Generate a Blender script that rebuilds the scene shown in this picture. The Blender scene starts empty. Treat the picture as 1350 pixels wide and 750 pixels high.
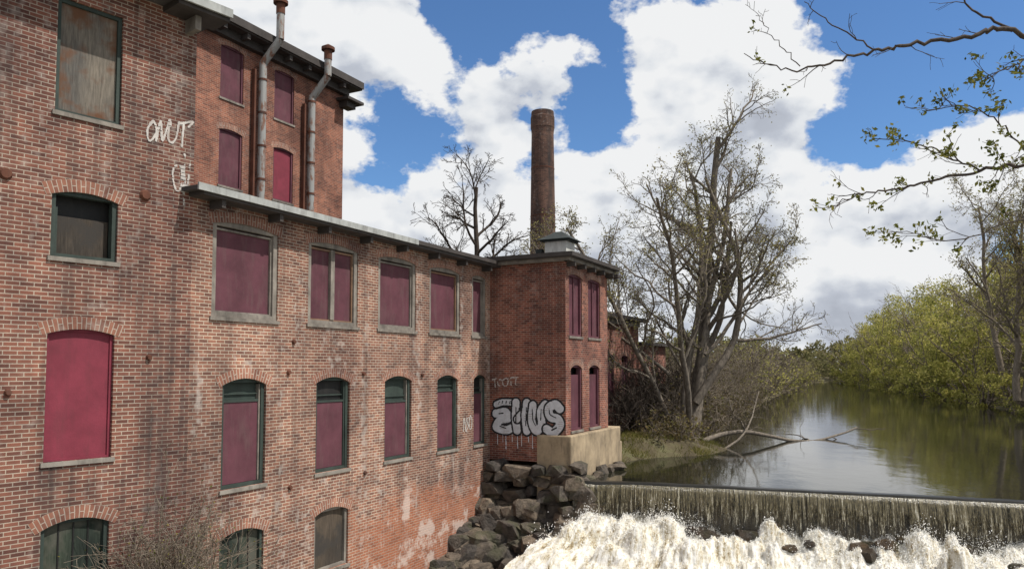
import bpy, bmesh, math, random
import numpy as np
from mathutils import Vector
random.seed(7)
RNG = np.random.default_rng(11)
sc = bpy.context.scene
sc.view_settings.view_transform = 'Standard'
sc.view_settings.look = 'None'
sc.view_settings.exposure = 0

# ------------------------------------------------------------------ helpers
def link(ob, parent=None):
    sc.collection.objects.link(ob)
    if parent: ob.parent = parent
    return ob
def empty(name):
    return link(bpy.data.objects.new(name, None))

class MB:
    def __init__(s): s.v=[]; s.f=[]; s.u=[]; s.m=[]
    def add(s, vs, uvs=None, mat=0):
        b=len(s.v); s.v += [tuple(v) for v in vs]
        s.f.append(list(range(b,b+len(vs))))
        s.u.append(uvs if uvs else [(v[0],v[2]) for v in vs]); s.m.append(mat)
    def addm(s, vs, fs, mat=0):
        b=len(s.v); s.v += [tuple(v) for v in vs]
        for f in fs:
            s.f.append([b+i for i in f]); s.u.append([(vs[i][0],vs[i][2]) for i in f]); s.m.append(mat)
    def build(s, name, mats, parent=None, smooth=False, bevel=0):
        me=bpy.data.meshes.new(name); me.from_pydata(s.v,[],s.f)
        uv=me.uv_layers.new(name='UVMap')
        flat=[c for fu in s.u for p in fu for c in p]
        uv.data.foreach_set('uv',flat)
        for m in mats: me.materials.append(m)
        me.polygons.foreach_set('material_index', s.m)
        if smooth: me.polygons.foreach_set('use_smooth',[True]*len(s.f))
        me.update()
        ob=link(bpy.data.objects.new(name,me),parent)
        if bevel:
            bm=bmesh.new(); bm.from_mesh(me); bmesh.ops.remove_doubles(bm,verts=bm.verts,dist=1e-5); bm.to_mesh(me); bm.free()
            b=ob.modifiers.new('b','BEVEL'); b.width=bevel; b.segments=2
        return ob

def np_mesh(name, V, F, mats, parent=None, smooth=False, mi=None, uv=None):
    me=bpy.data.meshes.new(name); k=F.shape[1]
    me.vertices.add(len(V)); me.vertices.foreach_set('co',V.astype(np.float32).ravel())
    me.loops.add(F.size); me.loops.foreach_set('vertex_index',F.astype(np.int32).ravel())
    me.polygons.add(len(F)); me.polygons.foreach_set('loop_start',np.arange(0,F.size,k,dtype=np.int32))
    me.polygons.foreach_set('loop_total',np.full(len(F),k,dtype=np.int32))
    for m in mats: me.materials.append(m)
    if mi is not None: me.polygons.foreach_set('material_index',mi.astype(np.int32))
    if smooth: me.polygons.foreach_set('use_smooth',np.ones(len(F),dtype=bool))
    if uv is not None:
        l=me.uv_layers.new(name='UVMap'); l.data.foreach_set('uv',uv[F.ravel()].astype(np.float32).ravel())
    me.update(calc_edges=True); me.validate()
    return link(bpy.data.objects.new(name,me),parent)

class Frame:
    def __init__(s,o,d):
        L=math.hypot(*d); s.o=o; s.d=(d[0]/L,d[1]/L); s.n=(s.d[1],-s.d[0])
    def pt(s,a,z,out=0):
        return (s.o[0]+s.d[0]*a+s.n[0]*out, s.o[1]+s.d[1]*a+s.n[1]*out, z)
def fbox(mb,fr,s0,s1,z0,z1,o0,o1,mat=0):
    P=lambda a,z,o: fr.pt(a,z,o)
    mb.add([P(s0,z0,o1),P(s1,z0,o1),P(s1,z1,o1),P(s0,z1,o1)],[(s0,z0),(s1,z0),(s1,z1),(s0,z1)],mat)
    mb.add([P(s1,z0,o0),P(s0,z0,o0),P(s0,z1,o0),P(s1,z1,o0)],[(s1,z0),(s0,z0),(s0,z1),(s1,z1)],mat)
    mb.add([P(s0,z0,o0),P(s0,z0,o1),P(s0,z1,o1),P(s0,z1,o0)],[(o0,z0),(o1,z0),(o1,z1),(o0,z1)],mat)
    mb.add([P(s1,z0,o1),P(s1,z0,o0),P(s1,z1,o0),P(s1,z1,o1)],[(o1,z0),(o0,z0),(o0,z1),(o1,z1)],mat)
    mb.add([P(s0,z1,o1),P(s1,z1,o1),P(s1,z1,o0),P(s0,z1,o0)],[(s0,o1),(s1,o1),(s1,o0),(s0,o0)],mat)
    mb.add([P(s0,z0,o0),P(s1,z0,o0),P(s1,z0,o1),P(s0,z0,o1)],[(s0,o0),(s1,o0),(s1,o1),(s0,o1)],mat)

def hash2(ix,iy,seed=0):
    n=(ix*374761393+iy*668265263+seed*1274126177)&0xffffffff
    n=((n^(n>>13))*1274126177)&0xffffffff
    return ((n^(n>>16))&0xffff)/65535.0
def vnoise(x,y,seed=0):
    x=np.asarray(x,dtype=float);y=np.asarray(y,dtype=float)
    ix=np.floor(x).astype(np.int64);iy=np.floor(y).astype(np.int64);fx=x-ix;fy=y-iy
    fx=fx*fx*(3-2*fx);fy=fy*fy*(3-2*fy)
    a=hash2(ix,iy,seed);b=hash2(ix+1,iy,seed);c=hash2(ix,iy+1,seed);d=hash2(ix+1,iy+1,seed)
    return (a*(1-fx)+b*fx)*(1-fy)+(c*(1-fx)+d*fx)*fy
def fbm(x,y,o=4,seed=0):
    t=0;a=.5
    for i in range(o):
        t=t+a*vnoise(x*2**i,y*2**i,seed+i);a*=.5
    return t

# ------------------------------------------------------------------ materials
class NT:
    def __init__(s,name,disp=False):
        s.mat=bpy.data.materials.new(name); s.mat.use_nodes=True; s.t=s.mat.node_tree
        s.b=s.t.nodes['Principled BSDF']; s.out=s.t.nodes['Material Output']
    def n(s,typ,**kw):
        nd=s.t.nodes.new(typ)
        for k,v in kw.items(): setattr(nd,k,v)
        return nd
    def l(s,a,b): s.t.links.new(a,b)
    def noise(s,vec,scale,detail=4,rough=.55):
        nd=s.n('ShaderNodeTexNoise'); nd.inputs['Scale'].default_value=scale
        nd.inputs['Detail'].default_value=detail; nd.inputs['Roughness'].default_value=rough
        if vec is not None: s.l(vec,nd.inputs['Vector'])
        return nd.outputs[0]
    def ramp(s,fac,stops):
        r=s.n('ShaderNodeValToRGB'); e=r.color_ramp.elements
        while len(e)<len(stops): e.new(.5)
        for i,(p,c) in enumerate(stops):
            e[i].position=p; e[i].color=(c if len(c)==4 else (*c,1)) if hasattr(c,'__len__') else (c,c,c,1)
        s.l(fac,r.inputs[0]); return r.outputs[0]
    def mix(s,fac,a,b,blend='MIX'):
        m=s.n('ShaderNodeMix',data_type='RGBA',blend_type=blend)
        for sock,val in ((m.inputs[0],fac),(m.inputs[6],a),(m.inputs[7],b)):
            if hasattr(val,'is_linked') : s.l(val,sock)
            elif hasattr(val,'__len__'): sock.default_value=(*val,1)
            else: sock.default_value=val
        return m.outputs[2]
    def math(s,op,a,b=0,c=None,clamp=False):
        m=s.n('ShaderNodeMath',operation=op,use_clamp=clamp)
        for sock,val in zip(m.inputs,(a,b,c)):
            if val is None: continue
            if hasattr(val,'is_linked'): s.l(val,sock)
            else: sock.default_value=val
        return m.outputs[0]
    def mapv(s,vec,scale=(1,1,1),loc=(0,0,0)):
        m=s.n('ShaderNodeMapping'); m.inputs['Scale'].default_value=scale; m.inputs['Location'].default_value=loc
        s.l(vec,m.inputs['Vector']); return m.outputs[0]
    def bump(s,h,strength=.3,dist=.02):
        b=s.n('ShaderNodeBump'); b.inputs['Strength'].default_value=strength; b.inputs['Distance'].default_value=dist
        s.l(h,b.inputs['Height']); s.l(b.outputs[0],s.b.inputs['Normal'])
    def pos(s): return s.n('ShaderNodeNewGeometry').outputs['Position']
    def uv(s): return s.n('ShaderNodeTexCoord').outputs['UV']
    def fin(s,col=None,rough=.8,spec=.3,metal=0):
        if col is not None:
            if hasattr(col,'is_linked'): s.l(col,s.b.inputs['Base Color'])
            else: s.b.inputs['Base Color'].default_value=(*col,1)
        if hasattr(rough,'is_linked'): s.l(rough,s.b.inputs['Roughness'])
        else: s.b.inputs['Roughness'].default_value=rough
        s.b.inputs['Specular IOR Level'].default_value=spec
        s.b.inputs['Metallic'].default_value=metal
        return s.mat

def brick_mat(name,c1,c2,mortar,white=.35,dark=.5,low=None,bw=.215,rh=.072,ms=.009):
    t=NT(name); uv=t.uv(); pos=t.pos()
    br=t.n('ShaderNodeTexBrick'); br.offset=.5; br.squash=1
    t.l(uv,br.inputs['Vector'])
    for k,v in (('Scale',1),('Mortar Size',ms),('Mortar Smooth',.25),('Bias',0),('Brick Width',bw),('Row Height',rh)):
        br.inputs[k].default_value=v
    br.inputs['Color1'].default_value=(*c1,1); br.inputs['Color2'].default_value=(*c2,1)
    br.inputs['Mortar'].default_value=(*mortar,1)
    br2=t.n('ShaderNodeTexBrick'); br2.offset=.5
    t.l(uv,br2.inputs['Vector'])
    for k,v in (('Scale',1),('Mortar Size',0),('Bias',-.6),('Brick Width',bw),('Row Height',rh)):
        br2.inputs[k].default_value=v
    br2.inputs['Color1'].default_value=(1,1,1,1); br2.inputs['Color2'].default_value=(.42,.42,.48,1); br2.inputs['Mortar'].default_value=(1,1,1,1)
    col=t.mix(1,br.outputs[0],br2.outputs[0],'MULTIPLY')
    big=t.noise(pos,.38,2,.6); mid=t.noise(pos,1.9,4,.65)
    col=t.mix(1,col,t.ramp(big,[(.34,(.62,.60,.62)),(.66,(1.28,1.27,1.24))]),'MULTIPLY')
    col=t.mix(1,col,t.ramp(mid,[(.3,(.68,.70,.74)),(.7,(1.25,1.22,1.18))]),'MULTIPLY')
    st=t.noise(t.mapv(pos,(1.6,1.6,.16)),1.5,3,.6)
    w=t.ramp(t.math('MULTIPLY',st,t.noise(pos,6,1)),[(.30,0),(.42,1)])
    col=t.mix(t.math('MULTIPLY',w,white),col,(.46,.41,.37))
    st2=t.noise(t.mapv(pos,(1.1,1.1,.1),(7,3,1)),1.8,3,.6)
    dk=t.ramp(st2,[(.5,0),(.72,1)])
    col=t.mix(t.math('MULTIPLY',dk,dark),col,(.035,.03,.03))
    if low:
        sep=t.n('ShaderNodeSeparateXYZ'); t.l(pos,sep.inputs[0])
        zz=t.math('ADD',sep.outputs[2],t.math('MULTIPLY',t.noise(pos,.9,3),2.6))
        lowf=t.ramp(t.math('MULTIPLY_ADD',zz,-.5,-1.0),[(0,0),(.3,1)])
        sf=t.ramp(t.math('MULTIPLY_ADD',sep.outputs[1],.12,-2.15),[(0,0),(.3,1)])
        m=t.math('MULTIPLY',lowf,sf)
        col=t.mix(t.math('MULTIPLY',m,.7),col,t.mix(1,t.mix(br.outputs[1],(.35,.12,.06),(.3,.2,.15)),br2.outputs[0],'MULTIPLY'))
        pw=t.ramp(t.noise(pos,1.1,4,.7),[(.53,0),(.6,1)])
        col=t.mix(t.math('MULTIPLY',t.math('MULTIPLY',pw,m),.6),col,(.55,.47,.42))
        gw=t.ramp(t.noise(t.mapv(pos,(2,2,.5),(3,9,0)),1.1,4,.7),[(.6,0),(.7,1)])
        lz=t.ramp(t.math('MULTIPLY_ADD',zz,-.5,-.3),[(0,0),(.5,1)])
        col=t.mix(t.math('MULTIPLY',t.math('MULTIPLY',gw,lz),.55),col,(.5,.46,.42))
    t.bump(t.math('MULTIPLY',br.outputs[1],-1),.6,.012)
    return t.fin(col,.9,.2)

BR_A=brick_mat('brick_main',(.26,.125,.087),(.165,.083,.062),(.45,.38,.305),.5,.45,low=True)
BR_L=brick_mat('brick_left',(.215,.09,.064),(.13,.06,.047),(.38,.32,.26),.25,.75)
BR_U=brick_mat('brick_upper',(.255,.094,.06),(.17,.068,.05),(.29,.205,.155),.1,.4)
BR_T=brick_mat('brick_tower',(.24,.082,.056),(.145,.056,.043),(.3,.215,.17),.15,.4)
BR_ARCH=brick_mat('brick_arch',(.26,.12,.083),(.185,.086,.063),(.39,.325,.27),.2,.1)

def paint(name,c,var=.25,dirt=.4,rough=.7,scale=2.,dc=(.06,.05,.045)):
    t=NT(name); p=t.pos()
    a=t.ramp(t.noise(p,scale,4,.65),[(.3,tuple(x*(1-var) for x in c)),(.7,tuple(min(x*(1+var),1) for x in c))])
    d=t.ramp(t.noise(t.mapv(p,(3,3,.5)),2.2,4,.65),[(.5,0),(.75,1)])
    col=t.mix(t.math('MULTIPLY',d,dirt),a,dc)
    t.bump(t.noise(p,40,2),.15,.01)
    return t.fin(col,rough,.3)
M_MAR=paint('maroon_board',(.096,.033,.045),.28,.4,.75,1.4,(.12,.085,.08))
M_MAR2=paint('maroon_board_red',(.18,.028,.046),.2,.35,dc=(.08,.03,.032))
M_GREEN=paint('green_paint',(.034,.048,.041),.3,.5,dc=(.02,.02,.02))
M_GREY=paint('weathered_wood',(.19,.17,.147),.45,.6,.85)
M_SILL=paint('stone_sill',(.22,.2,.175),.3,.5,.9)
M_DARK=paint('dark_interior',(.012,.012,.012),.2,.2,.6)
M_EAVE=paint('dark_eave',(.05,.043,.04),.3,.5)
M_FLASH=paint('galvanised_flashing',(.33,.34,.33),.25,.6,.55)
M_RUST=paint('rusty_iron',(.10,.04,.025),.4,.6,.9)
M_CONC=paint('ochre_concrete',(.32,.25,.165),.35,.6,.9,1.5)
M_ROOF=paint('roof_tar',(.07,.065,.065),.25,.3,.95)
M_WHITE=paint('pale_render',(.5,.5,.47),.2,.5)
M_ORNG=paint('orange_frame',(.2,.12,.075),.3,.4)
M_CAP=paint('dark_cap',(.028,.034,.033),.3,.3)
M_LIP=paint('wet_dam_crest',(.016,.015,.012),.3,.2,.35)

def wood_mat(name,c1,c2):
    t=NT(name); p=t.pos()
    g=t.noise(t.mapv(p,(14,14,1.2)),2.5,6,.7)
    pl=t.noise(t.mapv(p,(1.2,1.2,.5)),1.3,3,.5)
    col=t.mix(1,t.ramp(g,[(.3,tuple(x*.4 for x in c1)),(.7,c1)]),t.ramp(pl,[(.35,(.6,.6,.62)),(.65,(1.2,1.1,1))]),'MULTIPLY')
    col=t.mix(t.ramp(t.noise(p,1.3,4,.6),[(.48,0),(.6,1)]),col,c2)
    t.bump(g,.3,.01)
    return t.fin(col,.85,.2)
M_PLY=wood_mat('weathered_plywood',(.22,.205,.18),(.12,.06,.035))
M_PLYG=wood_mat('green_boarding',(.045,.062,.05),(.08,.08,.065))
M_PLYD=wood_mat('dark_boarding',(.1,.085,.07),(.045,.04,.036))

def metal_pipe():
    t=NT('galvanised_pipe'); p=t.pos()
    d=t.ramp(t.noise(t.mapv(p,(2,2,.7)),2.5,4,.7),[(.5,0),(.62,1)])
    col=t.mix(d,(.26,.26,.25),(.16,.075,.045))
    return t.fin(col,.55,.5)
M_PIPE=metal_pipe()

def rock_mat(name,c1,c2,wet=.7):
    t=NT(name); p=t.pos(); g=t.n('ShaderNodeNewGeometry')
    a=t.ramp(t.noise(p,3.5,6,.75),[(.32,c1),(.68,c2)])
    r=t.ramp(g.outputs['Random Per Island'],[(0,(.45,.45,.48)),(.6,(1,.95,.88)),(1,(1.6,1.45,1.25))])
    col=t.mix(1,a,r,'MULTIPLY')
    col=t.mix(t.math('MULTIPLY',t.ramp(t.noise(p,1.4,3,.6),[(.52,0),(.65,1)]),.55),col,(.065,.07,.03))
    t.bump(t.noise(p,7,6,.75),1,.14)
    return t.fin(col,wet,.4)
M_ROCK=rock_mat('granite_rock',(.04,.034,.03),(.2,.17,.14))
M_WETR=rock_mat('wet_rock',(.018,.012,.008),(.1,.065,.035),.35)

def bark_mat(name,c1,c2):
    t=NT(name); p=t.pos()
    col=t.ramp(t.noise(t.mapv(p,(3,3,1)),4,3,.7),[(.3,c1),(.7,c2)])
    return t.fin(col,.9,.2)
M_BARK=bark_mat('bark_grey',(.07,.058,.048),(.23,.195,.155))
M_TWIG=bark_mat('twig_brown',(.11,.088,.068),(.24,.2,.155))
M_TWIGD=bark_mat('twig_dark',(.035,.028,.024),(.09,.07,.055))

def leaf_mat(name,c1,c2,c3):
    t=NT(name); g=t.n('ShaderNodeNewGeometry'); p=g.outputs['Position']
    col=t.ramp(g.outputs['Random Per Island'],[(0,c1),(.5,c2),(1,c3)])
    col=t.mix(1,col,t.ramp(t.noise(p,.35,2,.6),[(.3,(.6,.62,.6)),(.7,(1.3,1.2,1.05))]),'MULTIPLY')
    df=t.n('ShaderNodeBsdfDiffuse'); t.l(col,df.inputs[0])
    tr=t.n('ShaderNodeBsdfTranslucent'); t.l(col,tr.inputs[0])
    mx=t.n('ShaderNodeMixShader'); mx.inputs[0].default_value=.42
    t.l(df.outputs[0],mx.inputs[1]); t.l(tr.outputs[0],mx.inputs[2]); t.l(mx.outputs[0],t.out.inputs[0])
    return t.mat
M_LEAFY=leaf_mat('leaf_spring',(.19,.21,.065),(.38,.38,.11),(.54,.5,.2))
M_LEAFB=leaf_mat('leaf_bud',(.16,.16,.06),(.24,.23,.1),(.32,.28,.14))
M_LEAFF=leaf_mat('leaf_foreground',(.06,.075,.02),(.14,.16,.04),(.24,.23,.07))
M_LEAFD=leaf_mat('leaf_dry',(.08,.065,.04),(.14,.11,.06),(.17,.17,.07))
M_GRASS=leaf_mat('grass_blades',(.1,.115,.03),(.18,.18,.06),(.25,.22,.1))

# ------------------------------------------------------------------ walls with openings
def wall(mb,fr,s0,s1,z0,z1,ops,mat=0,arch_mat=1,rev=.2,ring=True):
    S=sorted(set([s0,s1]+[o[0] for o in ops]+[o[1] for o in ops]))
    Z=sorted(set([z0,z1]+[o[2] for o in ops]+[o[3] for o in ops]))
    for a,b in zip(S[:-1],S[1:]):
        for c,d in zip(Z[:-1],Z[1:]):
            ms,mz=(a+b)/2,(c+d)/2
            if any(o[0]<ms<o[1] and o[2]<mz<o[3] for o in ops): continue
            mb.add([fr.pt(a,c),fr.pt(b,c),fr.pt(b,d),fr.pt(a,d)],[(a,c),(b,c),(b,d),(a,d)],mat)
    for o in ops:
        a,b,c,d=o[:4]; rise=o[4]
        cx=(a+b)/2; hw=(b-a)/2; N=12
        arc=[(a+(b-a)*i/N, d-rise*((a+(b-a)*i/N-cx)/hw)**2) for i in range(N+1)]
        if rise>0:
            for (x0,y0),(x1,y1) in zip(arc[:-1],arc[1:]):
                if d-y0<1e-6: vs=[(x0,y0),(x1,y1),(x1,d)]
                elif d-y1<1e-6: vs=[(x0,y0),(x1,y1),(x0,d)]
                else: vs=[(x0,y0),(x1,y1),(x1,d),(x0,d)]
                mb.add([fr.pt(x,z) for x,z in vs],vs,mat)
        zl=d-rise
        mb.add([fr.pt(a,c,0),fr.pt(a,zl,0),fr.pt(a,zl,-rev),fr.pt(a,c,-rev)],[(0,c),(0,zl),(rev,zl),(rev,c)],mat)
        mb.add([fr.pt(b,c,0),fr.pt(b,c,-rev),fr.pt(b,zl,-rev),fr.pt(b,zl,0)],[(0,c),(rev,c),(rev,zl),(0,zl)],mat)
        mb.add([fr.pt(a,c,0),fr.pt(a,c,-rev),fr.pt(b,c,-rev),fr.pt(b,c,0)],[(a,0),(a,rev),(b,rev),(b,0)],mat)
        for (x0,y0),(x1,y1) in zip(arc[:-1],arc[1:]):
            mb.add([fr.pt(x0,y0,0),fr.pt(x1,y1,0),fr.pt(x1,y1,-rev),fr.pt(x0,y0,-rev)],[(x0,0),(x1,0),(x1,rev),(x0,rev)],mat)
        if ring and rise>0:
            k=rise/hw**2; e=.09; N2=18; R=.22
            pts=[]
            for i in range(N2+1):
                x=a-e+(b-a+2*e)*i/N2; z=d-k*(x-cx)**2; nx,nz=2*k*(x-cx),1; L=math.hypot(nx,nz)
                pts.append((x,z,x+nx/L*R,z+nz/L*R))
            al=0
            for p,q in zip(pts[:-1],pts[1:]):
                dl=math.hypot(q[0]-p[0],q[1]-p[1])
                mb.add([fr.pt(p[0],p[1],.005),fr.pt(q[0],q[1],.005),fr.pt(q[2],q[3],.005),fr.pt(p[2],p[3],.005)],
                       [(0.005,al),(0.005,al+dl),(.21,al+dl),(.21,al)],arch_mat)
                al+=dl

WM=[M_MAR,M_MAR2,M_GREEN,M_GREY,M_SILL,M_DARK,M_PLY,M_PLYG,M_PLYD,M_ORNG,M_WHITE]
MAR,MARR,GRN,GRY,SIL,DRK,PLY,PLG,PLD,ORG,WHT=range(11)
def frame_boards(w,fr,a,b,c,d,th,o0,o1,mat):
    fbox(w,fr,a,a+th,c,d,o0,o1,mat); fbox(w,fr,b-th,b,c,d,o0,o1,mat)
    fbox(w,fr,a+th,b-th,d-th,d,o0,o1-.003,mat); fbox(w,fr,a+th,b-th,c,c+th*.8,o0,o1-.003,mat)
def window(w,fr,o,kind,rnd=0):
    a,b,c,d,rise=o[:5]; e=.003
    a+=e;b-=e;c+=e
    fbox(w,fr,a-.05,b+.05,c-.05,d+.1,-.34,-.3,DRK)
    fbox(w,fr,a-.05,b+.05,c-.08,c-.004,-.15,.04,SIL if kind in('low','C') else GRY)
    if kind=='up' or kind=='up2':
        frame_boards(w,fr,a,b,c,d,.12,-.19,-.03,GRY)
        frame_boards(w,fr,a+.12,b-.12,c+.1,d-.12-rise*.4,.04,-.19,-.08,ORG if rnd%2 else GRY)
        fbox(w,fr,a+.16,b-.16,c+.12,d-.14,-.16,-.13,MAR)
        if kind=='up2':
            m=(a+b)/2; fbox(w,fr,m-.07,m+.07,c+.13,d-.15,-.13+.001,-.05,GRY)
    elif kind=='low':
        frame_boards(w,fr,a,b,c,d,.09,-.19,-.06,GRN)
        fbox(w,fr,b-.13,b-.092,c+.08,d-.12,-.19,-.09,GRY if rnd%2==0 else GRN)
        zt=d-(d-c)*(.22+.05*(rnd%3))
        fbox(w,fr,a+.092,b-.132,c+.08,zt,-.15,-.12,MAR)
        fbox(w,fr,a+.092,b-.132,zt-.001,zt+.05,-.16,-.10,GRN)
        fbox(w,fr,a+.092,b-.132,zt+.05,d-.1,-.21,-.18,[GRN,DRK,GRN][rnd%3])
        fbox(w,fr,a+.092,b-.132,zt+.16,zt+.19,-.18,-.14,GRN)
    elif kind=='A':
        frame_boards(w,fr,a,b,c,d,.07,-.19,-.05,GRN)
        fbox(w,fr,a+.07,b-.07,c+.06,d-.07,-.16,-.1,PLY)
    elif kind=='B':
        frame_boards(w,fr,a,b,c,d,.08,-.19,-.05,GRN)
        fbox(w,fr,a+.082,a+.13,c+.07,d-.3,-.19,-.1,GRN)
        fbox(w,fr,a+.08,b-.08,c+.07,c+.75,-.27,-.23,PLD)
    elif kind=='C':
        frame_boards(w,fr,a,b,c,d,.05,-.19,-.06,MARR)
        fbox(w,fr,a+.05,b-.05,c+.04,d-.02,-.15,-.09,MARR)
    elif kind=='D':
        frame_boards(w,fr,a,b,c,d,.07,-.19,-.05,GRN)
        fbox(w,fr,a+.07,b-.07,c+.05,d-.02,-.17,-.12,PLG)
        for i in range(1,4):
            x=a+.07+(b-a-.14)*i/4; fbox(w,fr,x-.012,x+.012,c+.06,d-.05,-.12,-.105,DRK)
    elif kind=='E':
        frame_boards(w,fr,a,b,c,d,.08,-.19,-.05,GRY)
        fbox(w,fr,a+.08,b-.08,c+.05,d-.02,-.17,-.12,PLD)
    elif kind=='rec':
        frame_boards(w,fr,a,b,c,d,.07,-.19,-.04,MAR)
        fbox(w,fr,a+.07,b-.07,c+.05,d-.05,-.15,-.1,MARR if rnd else MAR)
    elif kind in('tow','towd'):
        frame_boards(w,fr,a,b,c,d,.08,-.19,-.04,MAR)
        fbox(w,fr,a+.08,b-.08,c+.06,(d-.06) if kind=='tow' else c+(d-c)*.85,-.16,-.11,MAR)
        if kind=='tow':
            m=(a+b)/2; fbox(w,fr,m-.03,m+.03,c+.06,d-.08,-.11+.001,-.07,MAR)

mill=empty('brick_mill')
d1=(.458,.889); d0=(.627,.779)
F0=Frame((-6.33-.627*9,14.9-.779*9),d0)
F1=Frame((-6.33,14.9),d1)
LT=12.18
J=(-6.33+.458*LT,14.9+.889*LT)
FS=Frame(J,(.889,-.458)); TW=2.79
C=(J[0]+.889*TW,J[1]-.458*TW)
FT=Frame(C,d1); TL=3.9
FR=Frame((-11.98,25.0),d1)

mb=MB(); w=MB()
x0,x1=6.46,7.57
opsA=[(x0,x1,4.46,6.5,0),(x0+.0,x1,1.92,3.1,.10),(x0,x1,-1.6,.68,.09),(x0,x1,-4.5,-2.6,.14)]
ops0=opsA+[(2.9,4.0,o[2],o[3],o[4]) for o in opsA]
wall(mb,F0,0,9,-8.8,7.0,ops0)
for i,o in enumerate(ops0): window(w,F0,o,'ABCD'[i%4])
E0=Frame(F0.pt(9,0)[:2],(-.779,.627)); wall(mb,E0,0,10,-8.8,7.0,[])
E00=Frame(F0.pt(0,0,-10)[:2],(F0.n[0],F0.n[1])); wall(mb,E00,0,10,-8.8,7.0,[])
mb.build('left_block_walls',[BR_L,BR_ARCH],mill)
mb=MB()
up=[(.50,2.33),(3.31,5.15),(6.0,7.77),(8.47,10.22),(10.97,11.9)]
lo=[(.83,2.04),(3.64,4.87),(6.33,7.58),(8.93,10.1),(11.1,11.92)]
bo=[(.83,2.04),(3.64,4.87)]
ops1=[(a,b,1.05,3.06,.10) for a,b in up]+[(a,b,-2.5,-.22,.14) for a,b in lo]+[(a,b,-4.85,-3.38,.14) for a,b in bo]
wall(mb,F1,0,LT,-8.8,3.45,ops1)
for i,o in enumerate(ops1[:5]): window(w,F1,o,'up2' if i==1 else 'up',i)
for i,o in enumerate(ops1[5:10]): window(w,F1,o,'low',i)
window(w,F1,ops1[10],'D'); window(w,F1,ops1[11],'E')
mb.build('river_wall',[BR_A,BR_ARCH],mill)
mb=MB()
ops2=[]
for a,b in ((2.7,3.8),(5.4,6.5)):
    for c,d in ((9.97,12.0),(6.7,8.85),(3.6,5.7)): ops2.append((a,b,c,d,.08))
wall(mb,FR,-6,9.6,-3,12.5,ops2)
for i,o in enumerate(ops2): window(w,FR,o,'rec',1 if i==4 else 0)
E2=Frame(FR.pt(9.6,0)[:2],(-.889,.458)); wall(mb,E2,0,12,-3,12.5,[])
mb.build('upper_block_walls',[BR_U,BR_ARCH],mill)
mb=MB()
wall(mb,FS,0,TW,-3.05,3.55,[])
ops3=[(.3,1.42,1.05,3.1,.07),(1.98,3.15,1.05,3.1,.07),(.42,1.4,-2.05,.1,.12),(2.05,3.05,-2.05,.1,.12)]
wall(mb,FT,0,TL,-2.15,3.55,ops3)
for i,o in enumerate(ops3): window(w,FT,o,'tow' if i<2 else 'towd')
E3=Frame(FT.pt(TL,0)[:2],(-.889,.458)); wall(mb,E3,0,8,-3.05,3.55,[])
mb.build('tower_walls',[BR_T,BR_ARCH],mill)
w.build('windows',WM,mill)

r=MB()
RM=[M_EAVE,M_FLASH,M_ROOF,M_GREY,M_RUST]
fbox(r,F1,-.25,LT-.02,3.46,3.54,-9.7,.44,2)
fbox(r,F1,-.27,7.2,3.44,3.58,.441,.48,1)
fbox(r,F1,7.21,LT-.3,3.46,3.57,.441,.475,0)
fbox(r,F1,-.1,LT-.02,3.38,3.458,.002,.42,0)
for i in range(8):
    s=.4+i*1.6
    if s<LT-.4: fbox(r,F1,s,s+.1,3.22,3.378,.003,.36,0)
fbox(r,F0,0,9.35,7.0,7.1,-10,.65,2); fbox(r,F0,0,9.37,6.95,7.12,.651,.7,1)
fbox(r,F0,8.3,9.35,6.88,6.997,.002,.62,0); fbox(r,F0,8.75,8.87,6.6,6.877,.002,.4,3)
fbox(r,FR,-6,10.1,12.5,12.62,-12,.65,0); fbox(r,FR,-6,10.12,12.55,12.85,.651,.74,0)
fbox(r,FR,-6,9.7,12.2,12.497,.003,.25,0)
fbox(r,FR,9.1,10.2,11.85,11.97,-1,.68,0); fbox(r,FR,9.3,9.9,11.6,11.847,.002,.45,0)
for i in range(10): fbox(r,FR,-1+i*1.1,-.85+i*1.1,12.3,12.498,.251,.6,0)
fbox(r,FT,-.35,TL+.25,3.56,3.64,-8.0,.38,2)
fbox(r,FT,-.36,TL+.26,3.58,3.71,.381,.42,0)
fbox(r,FT,-.41,-.361,3.58,3.71,-2.8,.42,0)
fbox(r,FT,-.25,TL+.15,3.45,3.557,.003,.25,3)
fbox(r,FS,0.3,TW+.24,3.45,3.556,.003,.24,3)
for i in range(5): fbox(r,FT,.1+i*.9,.2+i*.9,3.3,3.449,.003,.30,0)
fbox(r,FT,3.8,4.2,3.3,3.42,.004,.45,0)
fbox(r,F1,6.5,LT,3.562,4.0,-3.2,-3.0,4)
r.build('roofs',RM,mill)

f=MB()
fbox(f,FT,-.1,TL+.75,-4.2,-2.16,-1,.22,0)
fbox(f,FT,TL-.2,TL+1.2,-4.2,-2.75,-1.2,.12,0)
fbox(f,FS,TW-.55,TW+.21,-3.5,-3.05,-.5,.10,0)
f.build('concrete_foundation',[M_CONC],mill,bevel=.04)

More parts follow.
